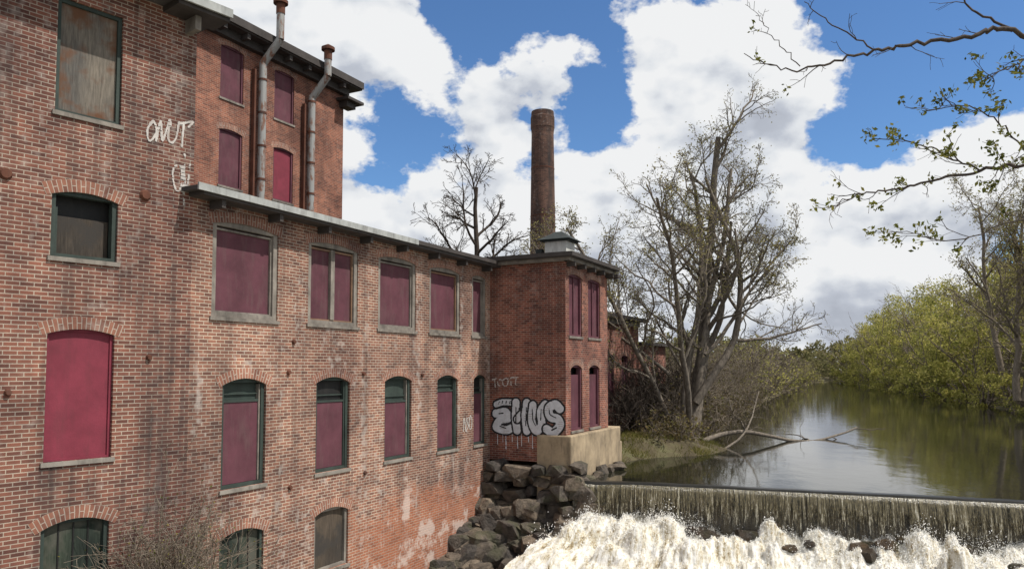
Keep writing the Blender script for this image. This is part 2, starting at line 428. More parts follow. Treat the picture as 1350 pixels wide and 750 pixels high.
cu=MB(); FC=Frame((1.2,27.6),(.889,-.458))
fbox(cu,FC,0,.85,3.64,4.6,-.8,0,0)
fbox(cu,FC,-.1,.95,4.6,4.66,-.9,.1,1)
ap=[FC.pt(-.22,4.661,.22),FC.pt(1.07,4.661,.22),FC.pt(1.07,4.661,-1.0),FC.pt(-.22,4.661,-1.0),FC.pt(.3,5.0,-.3),FC.pt(.55,5.0,-.3),FC.pt(.55,5.0,-.5),FC.pt(.3,5.0,-.5)]
cu.addm(ap,[(0,1,5,4),(1,2,6,5),(2,3,7,6),(3,0,4,7),(4,5,6,7),(3,2,1,0)],1)
fbox(cu,FC,-.5,-.25,3.64,4.4,-.5,-.25,1)
cu.build('roof_ventilator',[M_WHITE,M_CAP],mill)
def cyl(mb,p0,p1,r0,r1,n=16,mat=0,caps=True):
    p0=Vector(p0);p1=Vector(p1);t=(p1-p0);L=t.length;t.normalize()
    u=t.orthogonal().normalized();v=t.cross(u)
    for i in range(n):
        a=2*math.pi*i/n;b=2*math.pi*(i+1)/n
        A=u*math.cos(a)+v*math.sin(a);B=u*math.cos(b)+v*math.sin(b)
        mb.add([p0+A*r0,p0+B*r0,p1+B*r1,p1+A*r1],[(a*r0,0),(b*r0,0),(b*r0,L),(a*r0,L)],mat)
    if caps:
        for p,rr in((p0,r0),(p1,r1)):
            mb.add([p+(u*math.cos(2*math.pi*i/n)+v*math.sin(2*math.pi*i/n))*rr for i in range(n)],None,mat)
pp=MB()
def pipe(s,zt,z_low=3.6,top=14.2,k=.35):
    q=lambda a,z,o: FR.pt(a,z,o)
    cyl(pp,q(s,z_low,.28),q(s,zt,.28),.15,.15,mat=0,caps=False)
    for z in np.arange(z_low+1,zt,1.3): cyl(pp,q(s,z,.28),q(s,z+.08,.28),.17,.17,mat=1)
    cyl(pp,q(s,zt,.28),q(s+.2,zt+.9,.95),.15,.15,mat=0,caps=True)
    cyl(pp,q(s+.2,zt+.9,.95),q(s+.2,top,.95),.15,.15,mat=0,caps=True)
    cyl(pp,q(s+.2,top-.4,.95),q(s+.2,top+.01,.95),.17,.17,mat=1,caps=True)
    cyl(pp,q(s+.2,top,.95),q(s+.2,top+.12,.95),.28,.28,mat=1); cyl(pp,q(s+.2,top+.12,.95),q(s+.2,top+.26,.95),.28,.05,mat=1)
    fbox(pp,FR,s-.33,s-.24,z_low,zt-.3,.05,.2,2)
pipe(4.5,11.8,top=14.1); pipe(7.25,11.3,top=13.3)
for F,pts in ((F0,((8.05,3.25),(5.75,3.2),(8.2,.2),(5.9,-.4))),(F1,((2.7,-.1),(5.4,-.15),(8.1,-.2),(2.8,-2.7),(5.5,-2.7),(2.85,.6)))):
    for s,z in pts:
        rr=.11 if F is F0 and z>2 else .06
        cyl(pp,F.pt(s,z,.003),F.pt(s,z,.06),rr,rr*.7,12,2)
pp.build('pipes_and_anchors',[M_PIPE,M_RUST,M_RUST],mill,smooth=False)

# ------------------------------------------------------------------ graffiti (painted cells)
def catmull(P,n=8):
    P=[np.array(p,float) for p in P]; P=[2*P[0]-P[1]]+P+[2*P[-1]-P[-2]]; out=[]
    for i in range(1,len(P)-2):
        for k in range(n):
            t=k/n;a,b,c,d=P[i-1:i+3]
            out.append(.5*((2*b)+(-a+c)*t+(2*a-5*b+4*c-d)*t*t+(-a+3*b-3*c+d)*t**3))
    out.append(P[-2]); return np.array(out)
def sdf(X,Y,pts):
    D=np.full(X.shape,9.)
    for (ax,ay),(bx,by) in zip(pts[:-1],pts[1:]):
        dx,dy=bx-ax,by-ay; L=dx*dx+dy*dy+1e-9
        t=np.clip(((X-ax)*dx+(Y-ay)*dy)/L,0,1); D=np.minimum(D,np.hypot(X-ax-t*dx,Y-ay-t*dy))
    return D
def graffiti(name,fr,s0,s1,z0,z1,step,layers,mats,out=.012,worn=.52):
    xs=np.arange(s0,s1,step); zs=np.arange(z0,z1,step)
    X,Y=np.meshgrid(xs+step/2,zs+step/2,indexing='ij'); M=np.full(X.shape,-1)
    rag=(fbm(X*12,Y*12,3,5)-.45)*.02
    for pts,rr,ow,mi,om in layers:
        D=sdf(X,Y,catmull(pts) if len(pts)>2 else np.array(pts,float))+rag
        if ow: M[D<rr+ow]=om
        M[D<rr]=mi
    skip=(np.mod(Y,.072)<.012)&(fbm(X*5,Y*5,2,9)>worn); M[skip&(M==0)]=-1
    if worn<.5: M[fbm(X*9,Y*14,3,19)>.53]=-1
    I,K=np.nonzero(M>=0); n=len(I)
    V=np.zeros((n,4,3))
    for c,(di,dk) in enumerate(((0,0),(1,0),(1,1),(0,1))):
        s=s0+(I+di)*step; z=z0+(K+dk)*step
        V[:,c,0]=fr.o[0]+fr.d[0]*s+fr.n[0]*out; V[:,c,1]=fr.o[1]+fr.d[1]*s+fr.n[1]*out; V[:,c,2]=z
    np_mesh(name,V.reshape(-1,3),np.arange(4*n).reshape(-1,4),mats,mi=M[I,K])
M_GW=paint('graffiti_silver',(.52,.53,.56),.15,.2,.6,6,(.3,.2,.17)); M_GB=paint('graffiti_black',(.015,.015,.017),.3,.1,.6)
M_GP=paint('graffiti_white_faded',(.46,.43,.4),.2,.5,.7,6,(.2,.12,.1))
zc=-1.64
L=[]
def G(pts,r=.15,o=.06): L.append(([(x,zc+y) for x,y in pts],r,o,0,1))
for x in (.3,.5,.62,.85,1.05,1.2,1.45,1.6,1.9): L.append(([(x,zc-.4),(x+.01,zc-.75-.45*random.random())],.012,0,0,0))
# small block letters over a tall arm, then interlocking bubble letters
G([(.86,.5),(.5,.5),(.26,.42)],.10); G([(.24,.12),(.6,.18),(.72,-.02),(.4,-.1),(.26,-.34),(.62,-.42),(.86,-.34)],.13)
G([(1.0,.5),(.98,.0),(1.04,-.42)],.13); G([(1.04,-.05),(1.22,.12),(1.36,-.02)],.11); G([(1.4,.5),(1.34,.05),(1.4,-.42)],.13)
G([(1.62,.42),(1.58,-.1),(1.74,-.4),(1.94,-.2),(1.9,.2),(2.06,.46)],.13)
G([(2.12,-.34),(2.34,-.44),(2.58,-.2),(2.5,.0),(2.24,.08),(2.2,.34),(2.42,.46),(2.58,.34)],.14)
def B(pts,r=.017): L.append(([(x,zc+y) for x,y in pts],r,0,1,1))
B([(.34,.44),(.38,.52)]);B([(.48,.46),(.5,.54)]);B([(.62,.46),(.64,.54)]);B([(.76,.46),(.78,.54)])
B([(.36,.12),(.52,.14)]);B([(.4,-.3),(.62,-.36)]);B([(1.0,.34),(.99,-.2)]);B([(1.38,.34),(1.36,-.25)]);B([(1.6,.28),(1.62,-.05),(1.72,-.24)]);B([(1.92,.3),(1.9,-.05)]);B([(2.2,.3),(2.24,.14),(2.44,.04)]);B([(2.3,-.36),(2.46,-.28)],.025);B([(1.12,.3),(1.24,.36)],.03)
graffiti('graffiti',FS,.02,2.78,-2.85,-.75,.012,L,[M_GW,M_GB])
def scrib(x,z,w,h,n,seed,th=.02):
    rr=random.Random(seed); out=[]
    for i in range(n):
        cx=x+w*(i+.5)/n; k=w/n*.5
        t=rr.choice([[(0,1),(-k,.6),(-k*.6,.05),(k*.7,.1),(k,.7),(0,1),(-k*.3,.8)],[(-k,0),(-k*.8,.95),(-.1*k,.5),(k*.5,.05),(k,1.05)],[(-k,1),(-k*.9,.3),(-.2*k,0),(k*.7,.2),(k,1)],[(-k,.9),(k,1.05),(.1*k,.95),(0,0),(k*.5,-.1)],[(k,.95),(-k*.6,.85),(-.2*k,.5),(k*.7,.3),(-k,-.05)]])
        out.append(([(cx+p[0]+rr.uniform(-.02,.02),z+p[1]*h+rr.uniform(-.02,.02)+(i*.02)) for p in t],th,0,0,0))
    return out
def word(x,z,w,h,th):
    out=[]; k=w/4
    shp=[[(.5,1),(.05,.55),(.4,0),(.9,.5),(.5,1),(.2,.8)],[(0,0),(.15,1),(.6,.1),(.95,1.15),(1.1,.9)],[(.0,1),(.1,.2),(.5,0),(.85,.3),(.9,1.1)],[(0,.95),(.5,1.05),(1.25,1.2),(.9,.9)]]
    for i,sx in enumerate(shp): out.append(([(x+(i+a)*k+ b*.05,z+b*h+i*.035) for a,b in sx],th,0,0,0))
    out.append(([(x+3.5*k,z+.05),(x+3.62*k,z+h+.1)],th,0,0,0)); return out
graffiti('graffiti',F0,7.85,8.98,4.0,5.2,.012,word(8.02,4.3,.82,.4,.02),[M_GP])
graffiti('graffiti',F0,8.5,8.98,3.1,4.3,.012,scrib(8.58,3.45,.32,.6,2,31,.016)+[([(8.8,4.2),(8.79,3.7),(8.81,3.2)],.02,0,0,0)],[M_GP],worn=.42)
graffiti('graffiti',F1,10.4,11.1,-2.3,-1.3,.012,scrib(10.45,-2.0,.5,.42,3,22,.018),[M_GP])
graffiti('graffiti',FS,.05,1.3,-.75,-.25,.012,scrib(.1,-.62,1.0,.24,5,25,.015),[M_GP],worn=.45)

# ------------------------------------------------------------------ chimney
ch=MB(); cx,cy=2.05,50
prof=[(-3,1.02),(3,.93),(15.6,.74),(15.9,.77),(16.0,.80),(16.7,.80),(16.8,.77),(17.1,.75)]
n=32
for (z0,r0),(z1,r1) in zip(prof[:-1],prof[1:]):
    for i in range(n):
        a=2*math.pi*i/n;b=2*math.pi*(i+1)/n
        ch.add([(cx+r0*math.cos(a),cy+r0*math.sin(a),z0),(cx+r0*math.cos(b),cy+r0*math.sin(b),z0),(cx+r1*math.cos(b),cy+r1*math.sin(b),z1),(cx+r1*math.cos(a),cy+r1*math.sin(a),z1)],[(a*.9,z0),(b*.9,z0),(b*.9,z1),(a*.9,z1)],0)
for i in range(n):
    a=2*math.pi*i/n;b=2*math.pi*(i+1)/n
    c_=lambda r_,g,z:(cx+r_*math.cos(g),cy+r_*math.sin(g),z)
    ch.add([c_(.75,a,17.1),c_(.75,b,17.1),c_(.5,b,17.1),c_(.5,a,17.1)])
    ch.add([c_(.5,a,17.1),c_(.5,b,17.1),c_(.5,b,12),c_(.5,a,12)])
    for z in (7,10,13.2):
        rr=.93-(z-3)*.0151+.014
        ch.add([c_(rr,a,z),c_(rr,b,z),c_(rr,b,z+.08),c_(rr,a,z+.08)],None,1)
BR_C=brick_mat('brick_chimney',(.13,.068,.05),(.078,.043,.035),(.14,.105,.085),.2,.9)
ch.build('factory_chimney',[BR_C,M_RUST],smooth=False)

# ------------------------------------------------------------------ brick outbuilding
ob=MB(); ow=MB(); FO=Frame((3.9,33.0),d1)
oo=[(.7,1.6,-1.6,.6,.1),(2.6,3.5,-1.6,.6,.1)]
wall(ob,FO,0,5.2,-3.4,2.25,oo)
oo2=[(5.9,6.8,-1.8,.1,.1),(7.6,8.5,-1.8,.1,.1)]
wall(ob,FO,5.2,10,-3.4,1.15,oo2)
for o in oo+oo2: window(ow,FO,o,'towd')
outb=empty('brick_outbuilding')
EO=Frame(FO.pt(0,0,-8)[:2],FO.n); wall(ob,EO,0,8,-3.4,2.25,[])
EO=Frame(FO.pt(5.2,0)[:2],(-.889,.458)); wall(ob,EO,0,8,1.15,2.25,[])
EO=Frame(FO.pt(10,0)[:2],(-.889,.458)); wall(ob,EO,0,8,-3.4,1.15,[])
ob.build('walls',[BR_T,BR_ARCH],outb); ow.build('windows',WM,outb)
rf=MB(); fbox(rf,FO,-.3,5.5,2.251,2.42,-8.2,.35,0); fbox(rf,FO,5.203,10.3,1.151,1.3,-8.2,.3,0); fbox(rf,FO,.2,5,2.0,2.249,.004,.15,1)
rf.build('roof',[M_EAVE,M_GREY],outb)

# ------------------------------------------------------------------ terrain, river
WZ=-3.6
YL=[-50,24.4,28,29.8,31.0,31.6,34,38,45,60,80,130,180,260,400,900]
XL=[2,2.0,3.8,4.6,6.2,8.2,9.4,10,12,18,26.5,48,71,112,190,420]
YR=[-50,10,20,40,60,103,180,260,400,900]
XR=[34,34,34,36,41,55,78,116,194,424]
lip=np.array([(1.95,24.35),(2.7,24.25),(5.8,23.3),(9.6,22.0),(13.9,20.5),(19,18.6),(27,15.5),(36,12)])
def lipY(x): return np.interp(x,lip[:,0],lip[:,1])
xs=np.concatenate([np.linspace(-500,-30,12)[:-1],np.arange(-30,64,.7),np.geomspace(64,560,26)[0:]])
ys=np.concatenate([np.linspace(-120,0,8)[:-1],np.arange(0,75,.7),np.geomspace(75,900,46)])
X,Y=np.meshgrid(xs,ys,indexing='ij')
xl=np.interp(Y,YL,XL); xr=np.interp(Y,YR,XR)
wob=(fbm(X*.5,Y*.5,3,3)-.45)*1.0
d=np.minimum(X-xl,xr-X)+wob*(Y>31)
H=np.where(d>0,WZ-np.minimum(d*.5,1.9),WZ+np.minimum(-d*.32,.75)+np.clip((-d-8)*.02,0,3))
H=H+(fbm(X*1.3,Y*1.3,4,8)-.45)*.25*(d<0)
ws=(X+6.33)*.889-(Y-14.9)*.458
fs=(X-J[0])*(-.458)+(Y-J[1])*(-.889)
front=np.where(X<2.2,fs>-1.1,Y<lipY(X)-.4)
down=front&(ws>-2.0)&(X<33)
H=np.where(down,-8.9+.3*fbm(X,Y,3,2),H)
near=(~down)&(Y<lipY(X)+2)&(X>1.5)&(X<33)
H=np.where(near,-5.6,H)
ni,nj=X.shape
V=np.stack([X,Y,H],-1).reshape(-1,3)
ii,jj=np.meshgrid(np.arange(ni-1),np.arange(nj-1),indexing='ij'); q=(ii*nj+jj).ravel()
F=np.stack([q,q+nj,q+nj+1,q+1],-1)
t=NT('ground_soil'); p=t.pos()
c=t.ramp(t.noise(p,.8,5,.65),[(.35,(.045,.036,.025)),(.52,(.09,.075,.045)),(.68,(.12,.12,.06))])
t.bump(t.noise(p,6,4,.7),.8,.08); M_SOIL=t.fin(c,.95,.1)
np_mesh('ground',V,F,[M_SOIL],smooth=True)

t=NT('river_water'); p=t.pos()
n1=t.noise(t.mapv(p,(1.0,.6,1)),1.1,3,.5); n2=t.noise(t.mapv(p,(1.8,1,1)),5,2,.5)
t.bump(t.math('ADD',n1,t.math('MULTIPLY',n2,.2)),.09,.08)
M_WATER=t.fin(t.ramp(t.noise(p,.12,1),[(.4,(.010,.011,.008)),(.6,(.018,.018,.010))]),.04,.45); t.b.inputs['IOR'].default_value=1.333
wm=MB()
wp=[(1.95,24.4)]+[(x,y) for x,y in lip[1:]]+[(60,12),(560,200),(560,900),(150,900),(-20,60),(-3,40),(.3,27.5)]
wm.add([(x,y,WZ) for x,y in wp],[(x,y) for x,y in wp]); wm.build('river_water',[M_WATER])
pm=MB(); pq=[(-60,-120),(60,-120),(40,11),(2,26),(-2.5,26)]+[(-40,-60)]
pm.add([(x,y,-8.2) for x,y in pq],None)
t=NT('foamy_pool'); p=t.pos()
c=t.ramp(t.noise(p,.9,6,.7),[(.42,(.05,.045,.025)),(.6,(.5,.47,.38))]); t.bump(t.noise(p,4,4),.5,.1); M_POOL=t.fin(c,.2,.5)
pm.build('plunge_pool_water',[M_POOL])

def resample(P,step):
    seg=np.hypot(*np.diff(P,axis=0).T); cum=np.r_[0,np.cumsum(seg)]; s=np.arange(0,cum[-1],step)
    Q=np.stack([np.interp(s,cum,P[:,0]),np.interp(s,cum,P[:,1])],-1)
    for _ in range(20): Q[1:-1]=(Q[:-2]+Q[1:-1]*2+Q[2:])/4
    T=np.gradient(Q,axis=0); T/=np.linalg.norm(T,axis=1)[:,None]
    N=np.stack([T[:,1],-T[:,0]],-1)
    return s,Q,N
def strip(name,s,Q,N,prof,mats,smooth=True,edit=None):
    O=np.array([p[0] for p in prof]);Z=np.array([p[1] for p in prof])
    A=np.repeat(s[:,None],len(O),1); OO=np.repeat(O[None],len(s),0).astype(float); ZZ=np.repeat(Z[None],len(s),0).astype(float)
    if edit: OO,ZZ=edit(A,OO,ZZ)
    V=np.stack([Q[:,None,0]+N[:,None,0]*OO,Q[:,None,1]+N[:,None,1]*OO,ZZ],-1).reshape(-1,3)
    ni,nj=A.shape; i,j=np.meshgrid(np.arange(ni-1),np.arange(nj-1),indexing='ij'); q=(i*nj+j).ravel()
    F=np.stack([q,q+nj,q+nj+1,q+1],-1)
    cum=np.cumsum(np.r_[0,np.hypot(np.diff(O),np.diff(Z))]); UV=np.stack([A,np.repeat(cum[None],len(s),0)],-1).reshape(-1,2)
    return np_mesh(name,V,F,mats,smooth=smooth,uv=UV)
s,Q,N=resample(lip,.3)
dam=empty('river_dam')
t=NT('dam_face'); p=t.pos()
c=t.ramp(t.noise(t.mapv(p,(3,3,.7)),3,4,.7),[(.35,(.018,.014,.008)),(.65,(.09,.065,.03))]); t.bump(t.noise(p,6,4),.7,.05); M_DAM=t.fin(c,.35,.5)
o=strip('spillway_face',s,Q,N,[(-.9,-6.5),(-.9,WZ-.2),(-.1,WZ-.2),(0,WZ-.24),(0,-5.2),(.1,-9)],[M_DAM],smooth=False); o.parent=dam
def edc(A,O,Z): return O,Z+(fbm(A*1.5,O,3,77)-.45)*.035
o=strip('crest',s,Q,N,[(-.38,WZ-.1),(-.36,WZ+.02),(-.02,WZ+.03),(.025,WZ+.01),(.03,WZ-.12)],[M_LIP],smooth=False,edit=edc); o.parent=dam
sf,Qf,Nf=resample(lip,.035)
K=26; prof=[(.034,WZ-.03)]
for i in range(1,K):
    f_=i/(K-1); prof.append((.035+.42*math.sqrt(f_)*1.0,WZ-.05-1.42*f_))
def ed(A,O,Z):
    k=np.clip((WZ-.01-Z)/1.4,0,1.1)
    O=O+k*(fbm(A*2.2,Z*.35,3,4)-.45)*.35+k*(fbm(A*9,Z*.5,3,14)-.45)*.16
    return O,Z
t=NT('falling_water'); uv=t.uv()
st=t.noise(t.mapv(uv,(9,.55,1)),1.6,5,.75); st2=t.noise(t.mapv(uv,(28,1.3,1)),1,4,.7); st3=t.noise(t.mapv(uv,(22,6,1)),1.4,3,.7)
sep=t.n('ShaderNodeSeparateXYZ'); t.l(t.pos(),sep.inputs[0])
dn=t.math('MULTIPLY_ADD',sep.outputs[2],-.7,-2.52,clamp=True)
v=t.math('ADD',t.math('MULTIPLY',st,.45),t.math('ADD',t.math('MULTIPLY',st2,.32),t.math('MULTIPLY',st3,.23)))
v2=t.math('ADD',v,t.math('MULTIPLY',dn,.08))
col=t.ramp(v2,[(.46,(.035,.03,.014)),(.56,(.14,.115,.06)),(.66,(.6,.57,.47))])
t.fin(col,.22,.5)
tr=t.n('ShaderNodeBsdfTransparent'); mx=t.n('ShaderNodeMixShader')
al=t.ramp(t.math('ADD',v,t.math('MULTIPLY',t.math('SUBTRACT',.35,dn),.25)),[(.43,0.10),(.53,1)])
t.l(al,mx.inputs[0]); t.l(tr.outputs[0],mx.inputs[1]); t.l(t.b.outputs[0],mx.inputs[2]); t.l(mx.outputs[0],t.out.inputs[0])
t.bump(v,.8,.05); M_FALL=t.mat
fall=empty('waterfall')
o=strip('water_curtain',sf,Qf,Nf,prof,[M_FALL],edit=ed); o.parent=fall
t=NT('white_water'); p=t.pos(); uv=t.uv()
a=t.noise(t.mapv(uv,(6,1.3,1)),1.6,6,.75); b=t.noise(p,9,5,.75); cbig=t.noise(t.mapv(uv,(1,.7,1)),1.5,3,.6)
v=t.math('ADD',t.math('ADD',t.math('MULTIPLY',a,.5),t.math('MULTIPLY',b,.28)),t.math('MULTIPLY',cbig,.22))
col=t.ramp(v,[(.36,(.07,.05,.025)),(.42,(.34,.26,.14)),(.47,(.66,.6,.47)),(.54,(.85,.83,.78))])
t.bump(v,1,.18); M_FOAM=t.fin(col,.5,.3)
K=110; prof=[]
for i in range(K):
    o_=i/(K-1)*5.2; prof.append((o_+.05,-4.84-.15*o_-.09*o_**2))
rk=random.Random(4)
domes=[(rk.uniform(.2,33),rk.uniform(.3,2.6),rk.uniform(.25,.6),rk.uniform(.14,.4)) for _ in range(90)]
Tf=np.stack([-Nf[:,1],Nf[:,0]],-1)
Nfan=Nf-Tf*(.75*np.exp(-sf/1.3))[:,None]
def ed2(A,O,Z):
    Z=Z+(fbm(A*.8,O*.5,3,21)-.45)*.85
    Z=Z+(fbm(A*4,O*1.4,4,31)-.45)*.34+(fbm(A*11,O*6,4,41)-.45)*.22+(fbm(A*26,O*20,2,51)-.4)*.09
    for (da,do,dr,dh) in domes:
        rr=((A-da)/dr)**2+((O-do)/(dr*.9))**2
        Z=Z+dh*np.clip(1-rr,0,1)**.8
    Z=np.minimum(Z,-4.3-.18*O)
    return O,np.maximum(Z,-8.6)
o=strip('white_water',sf,Qf,Nfan,prof,[M_FOAM],edit=ed2); o.parent=fall
nD=60000
sa=RNG.uniform(0,sf[-1]*.62,nD); idx=(sa/.035).astype(int)
oo_=np.abs(RNG.normal(.2,1.0,nD)); cl=np.clip(fbm(sa*1.3,oo_*.8,3,3)*3.2-1.0,0,2)
_,zs_=ed2(sa,oo_,-4.84-.15*oo_-.09*oo_**2)
hh=np.where(RNG.uniform(size=nD)<.62,RNG.uniform(0,.06,nD),np.abs(RNG.normal(0,.25,nD))*cl)
P=np.stack([Qf[idx,0]+Nfan[idx,0]*oo_,Qf[idx,1]+Nfan[idx,1]*oo_,zs_+hh],-1)
def octs(P,size):
    b=np.array([(1,0,0),(-1,0,0),(0,1,0),(0,-1,0),(0,0,1.4),(0,0,-1.4)],float)
    V=P[:,None]+b[None]*size[:,None,None]*RNG.uniform(.6,1.6,(len(P),1,3))
    f=np.array([(0,2,4),(2,1,4),(1,3,4),(3,0,4),(2,0,5),(1,2,5),(3,1,5),(0,3,5)])
    F=(np.arange(len(P))*6)[:,None,None]+f[None]
    return V.reshape(-1,3),F.reshape(-1,3)
t=NT('spray'); M_SPRAY=t.fin((.85,.84,.8),.4,.4)
Vv,Ff=octs(P,RNG.uniform(.004,.015,nD)); np_mesh('spray',Vv,Ff,[M_SPRAY],fall)

# ------------------------------------------------------------------ rocks
def hull_rock(bmm,c,size,rot,seed,n=22,boxy=.55):
    rr=random.Random(seed); pts=[]
    for i in range(n):
        v=Vector((rr.gauss(0,1),rr.gauss(0,1),rr.gauss(0,1))).normalized()
        v=Vector([math.copysign(abs(x)**boxy,x) for x in v])
        v=Vector((v.x*size[0],v.y*size[1],v.z*size[2]))*rr.uniform(.85,1.05)
        cs,sn=math.cos(rot),math.sin(rot); pts.append(Vector((v.x*cs-v.y*sn,v.x*sn+v.y*cs,v.z))+Vector(c))
    vs=[bmm.verts.new(p) for p in pts]
    g=bmesh.ops.convex_hull(bmm,input=vs)
    dl=[e for e in g['geom_interior'] if isinstance(e,bmesh.types.BMVert)]
    bmesh.ops.delete(bmm,geom=dl,context='VERTS')
def finish_rocks(bmm,name,mat,bev=.03):
    bmesh.ops.dissolve_limit(bmm,angle_limit=.12,verts=bmm.verts[:],edges=bmm.edges[:])
    me=bpy.data.meshes.new(name); bmm.to_mesh(me); bmm.free(); me.materials.append(mat)
    o=link(bpy.data.objects.new(name,me)); b=o.modifiers.new('b','BEVEL'); b.width=bev; b.segments=2; b.limit_method='ANGLE'; b.angle_limit=.4
    return o
bm=bmesh.new(); k=0
ang=math.atan2(-.458,.889)
z=-3.05
while z>-8.2:
    hgt=random.uniform(.25,.55); s_=-.2
    while s_<TW+.35:
        wd=random.uniform(.3,1.1)
        cpt=FS.pt(s_+wd/2,z-hgt/2+random.uniform(-.12,.1),random.uniform(-.35,.15)+(-3.05-z)*.2)
        hull_rock(bm,cpt,(wd*.6,.5,hgt*random.uniform(.55,.8)),ang+random.uniform(-.35,.35),k,18,.55); k+=1; s_+=wd
    z-=hgt
for i in range(9):
    cpt=FT.pt(-.2+i*.5,-3.45-random.uniform(0,.2),.35+random.uniform(0,.2))
    hull_rock(bm,cpt,(random.uniform(.2,.35),random.uniform(.2,.3),random.uniform(.12,.22)),random.uniform(0,3),900+i,18,.6)
finish_rocks(bm,'stone_foundation_wall',M_ROCK)
bm=bmesh.new()
for i in range(190):
    s_=random.uniform(6.5,13.0); o_=abs(random.gauss(.2,1.1))
    x,y,_=F1.pt(s_,0,o_)
    zt=-4.1-(12.6-s_)*.46-o_*.55+random.uniform(-.35,.15)
    sz=random.uniform(.16,.55)
    hull_rock(bm,(x,y,zt),(sz*random.uniform(.8,1.3),sz,sz*random.uniform(.5,.9)),random.uniform(0,3),1000+i,20,.6)
for i in range(75):
    s_=random.uniform(.3,3.2); o_=random.uniform(.3,1.9); x,y,_=FS.pt(s_,0,o_)
    sz=random.uniform(.18,.5); hull_rock(bm,(x,y,-4.1-o_*1.05+random.uniform(-.5,.2)),(sz,sz,sz*.7),random.uniform(0,3),2000+i,20,.6)
hull_rock(bm,FS.pt(TW+.3,-3.6,.2),(.42,.35,.3),.3,3001,22,.6)
hull_rock(bm,FS.pt(TW-.1,-3.95,.5),(.4,.35,.3),.9,3002,22,.6)
finish_rocks(bm,'rock_pile',M_ROCK)
bm=bmesh.new()
for i in range(42):
    sa_=random.uniform(0,24); ix=int(sa_/.035); o_=random.uniform(.2,1.2)
    sz=random.uniform(.15,.36); hull_rock(bm,(Qf[ix,0]+Nf[ix,0]*o_,Qf[ix,1]+Nf[ix,1]*o_,-4.75-.16*o_-.09*o_*o_+random.uniform(-.15,.12)),(sz*1.3,sz,sz*.7),random.uniform(0,3),4000+i,22,.8)
finish_rocks(bm,'river_boulders',M_WETR)

# ------------------------------------------------------------------ vegetation
def unit(a): return a/np.maximum(np.linalg.norm(a,axis=-1,keepdims=True),1e-9)
def tubes(P,R,m=4):
    N_,K_,_=P.shape; T=unit(np.gradient(P,axis=1)); ref=unit(RNG.normal(size=(N_,1,3)))
    U=unit(np.cross(T,np.broadcast_to(ref,T.shape))); W=np.cross(T,U)
    a=np.arange(m)*2*np.pi/m
    V=P[:,:,None]+R[:,:,None,None]*(np.cos(a)[None,None,:,None]*U[:,:,None]+np.sin(a)[None,None,:,None]*W[:,:,None])
    i,k,j=np.meshgrid(np.arange(N_),np.arange(K_-1),np.arange(m),indexing='ij')
    b=(i*K_+k)*m; j2=(j+1)%m
    F=np.stack([b+j,b+j2,b+m+j2,b+m+j],-1).reshape(-1,4)
    return V.reshape(-1,3),F
def cat(parts):
    Vs=[];Fs=[];o=0
    for V,F in parts: Vs.append(V);Fs.append(F+o);o+=len(V)
    return np.concatenate(Vs),np.concatenate(Fs)
def grow(P0,D0,L0,R0,levels,wig=.18,trop=.06,K0=9,endr=.35):
    out=[]; P0=np.array(P0,float);D=unit(np.array(D0,float));L=np.array(L0,float);R=np.array(R0,float)
    spec=[(None,None,None,wig,trop)]+levels
    for li,(c,ratio,ang,wg,tp) in enumerate(spec):
        if li>0:
            PP,RR,TT,LL=prev
            n=len(PP)*c; par=np.repeat(np.arange(len(PP)),c)
            fr=(np.tile(np.arange(c),len(PP))+RNG.uniform(.1,.9,n))/c
            fr=.18+.82*fr if li>1 else .25+.75*fr
            kk=fr*(PP.shape[1]-1); k0=np.minimum(kk.astype(int),PP.shape[1]-2); ff=(kk-k0)[:,None]
            P0=PP[par,k0]*(1-ff)+PP[par,k0+1]*ff; T=unit(TT[par,k0])
            r0=RR[par,k0]; perp=unit(np.cross(T,RNG.normal(size=(n,3)))); an=np.radians(ang)*RNG.uniform(.6,1.3,n)[:,None]
            D=unit(T*np.cos(an)+perp*np.sin(an)); L=LL[par]*ratio*RNG.uniform(.55,1.25,n)*(1.1-.55*fr); R=r0*RNG.uniform(.42,.62,n)
        Kk=max(K0-2*li,4); pts=[P0]; Dk=D; dl=[D]
        for k_ in range(Kk-1):
            Dk=unit(Dk+RNG.normal(size=Dk.shape)*wg+np.array([0,0,tp])); pts.append(pts[-1]+Dk*(L/(Kk-1))[:,None]); dl.append(Dk)
        PP=np.stack(pts,1); TT=np.stack(dl,1)
        RR=R[:,None]*np.linspace(1,endr,Kk)[None]; prev=(PP,RR,TT,L); out.append((PP,RR))
    return out
def leaves(P,size,asp=.6):
    n=len(P); a=unit(RNG.normal(size=(n,3))); b=unit(np.cross(a,RNG.normal(size=(n,3))))
    s_=(size*RNG.uniform(.6,1.3,n))[:,None]; u=a*s_; v=b*s_*asp
    V=np.stack([P-u,P+v,P+u,P-v],1).reshape(-1,3); return V,np.arange(4*n).reshape(-1,4)
def make_tree(name,P0,D0,L0,R0,levels,barkm,leafm=None,nleaf=0,lsize=.07,minr=.006,sides=(10,7,5,4,3,3),spread=.1,**kw):
    g=grow(P0,D0,L0,R0,levels,**kw)
    parts=[tubes(PP,np.maximum(RR,minr),sides[min(i,5)]) for i,(PP,RR) in enumerate(g)]
    V,F=cat(parts); root=empty(name); np_mesh('branches',V,F,[barkm],root,smooth=True)
    if nleaf:
        PP=g[-1][0]; i=RNG.integers(0,len(PP),nleaf); k_=RNG.integers(PP.shape[1]//2,PP.shape[1],nleaf)
        pts=PP[i,k_]+RNG.normal(size=(nleaf,3))*spread
        V,F=leaves(pts,lsize); np_mesh('foliage',V,F,[leafm],root)
    return root,g
bx,by=8.1,34.8
RNG=np.random.default_rng(21)
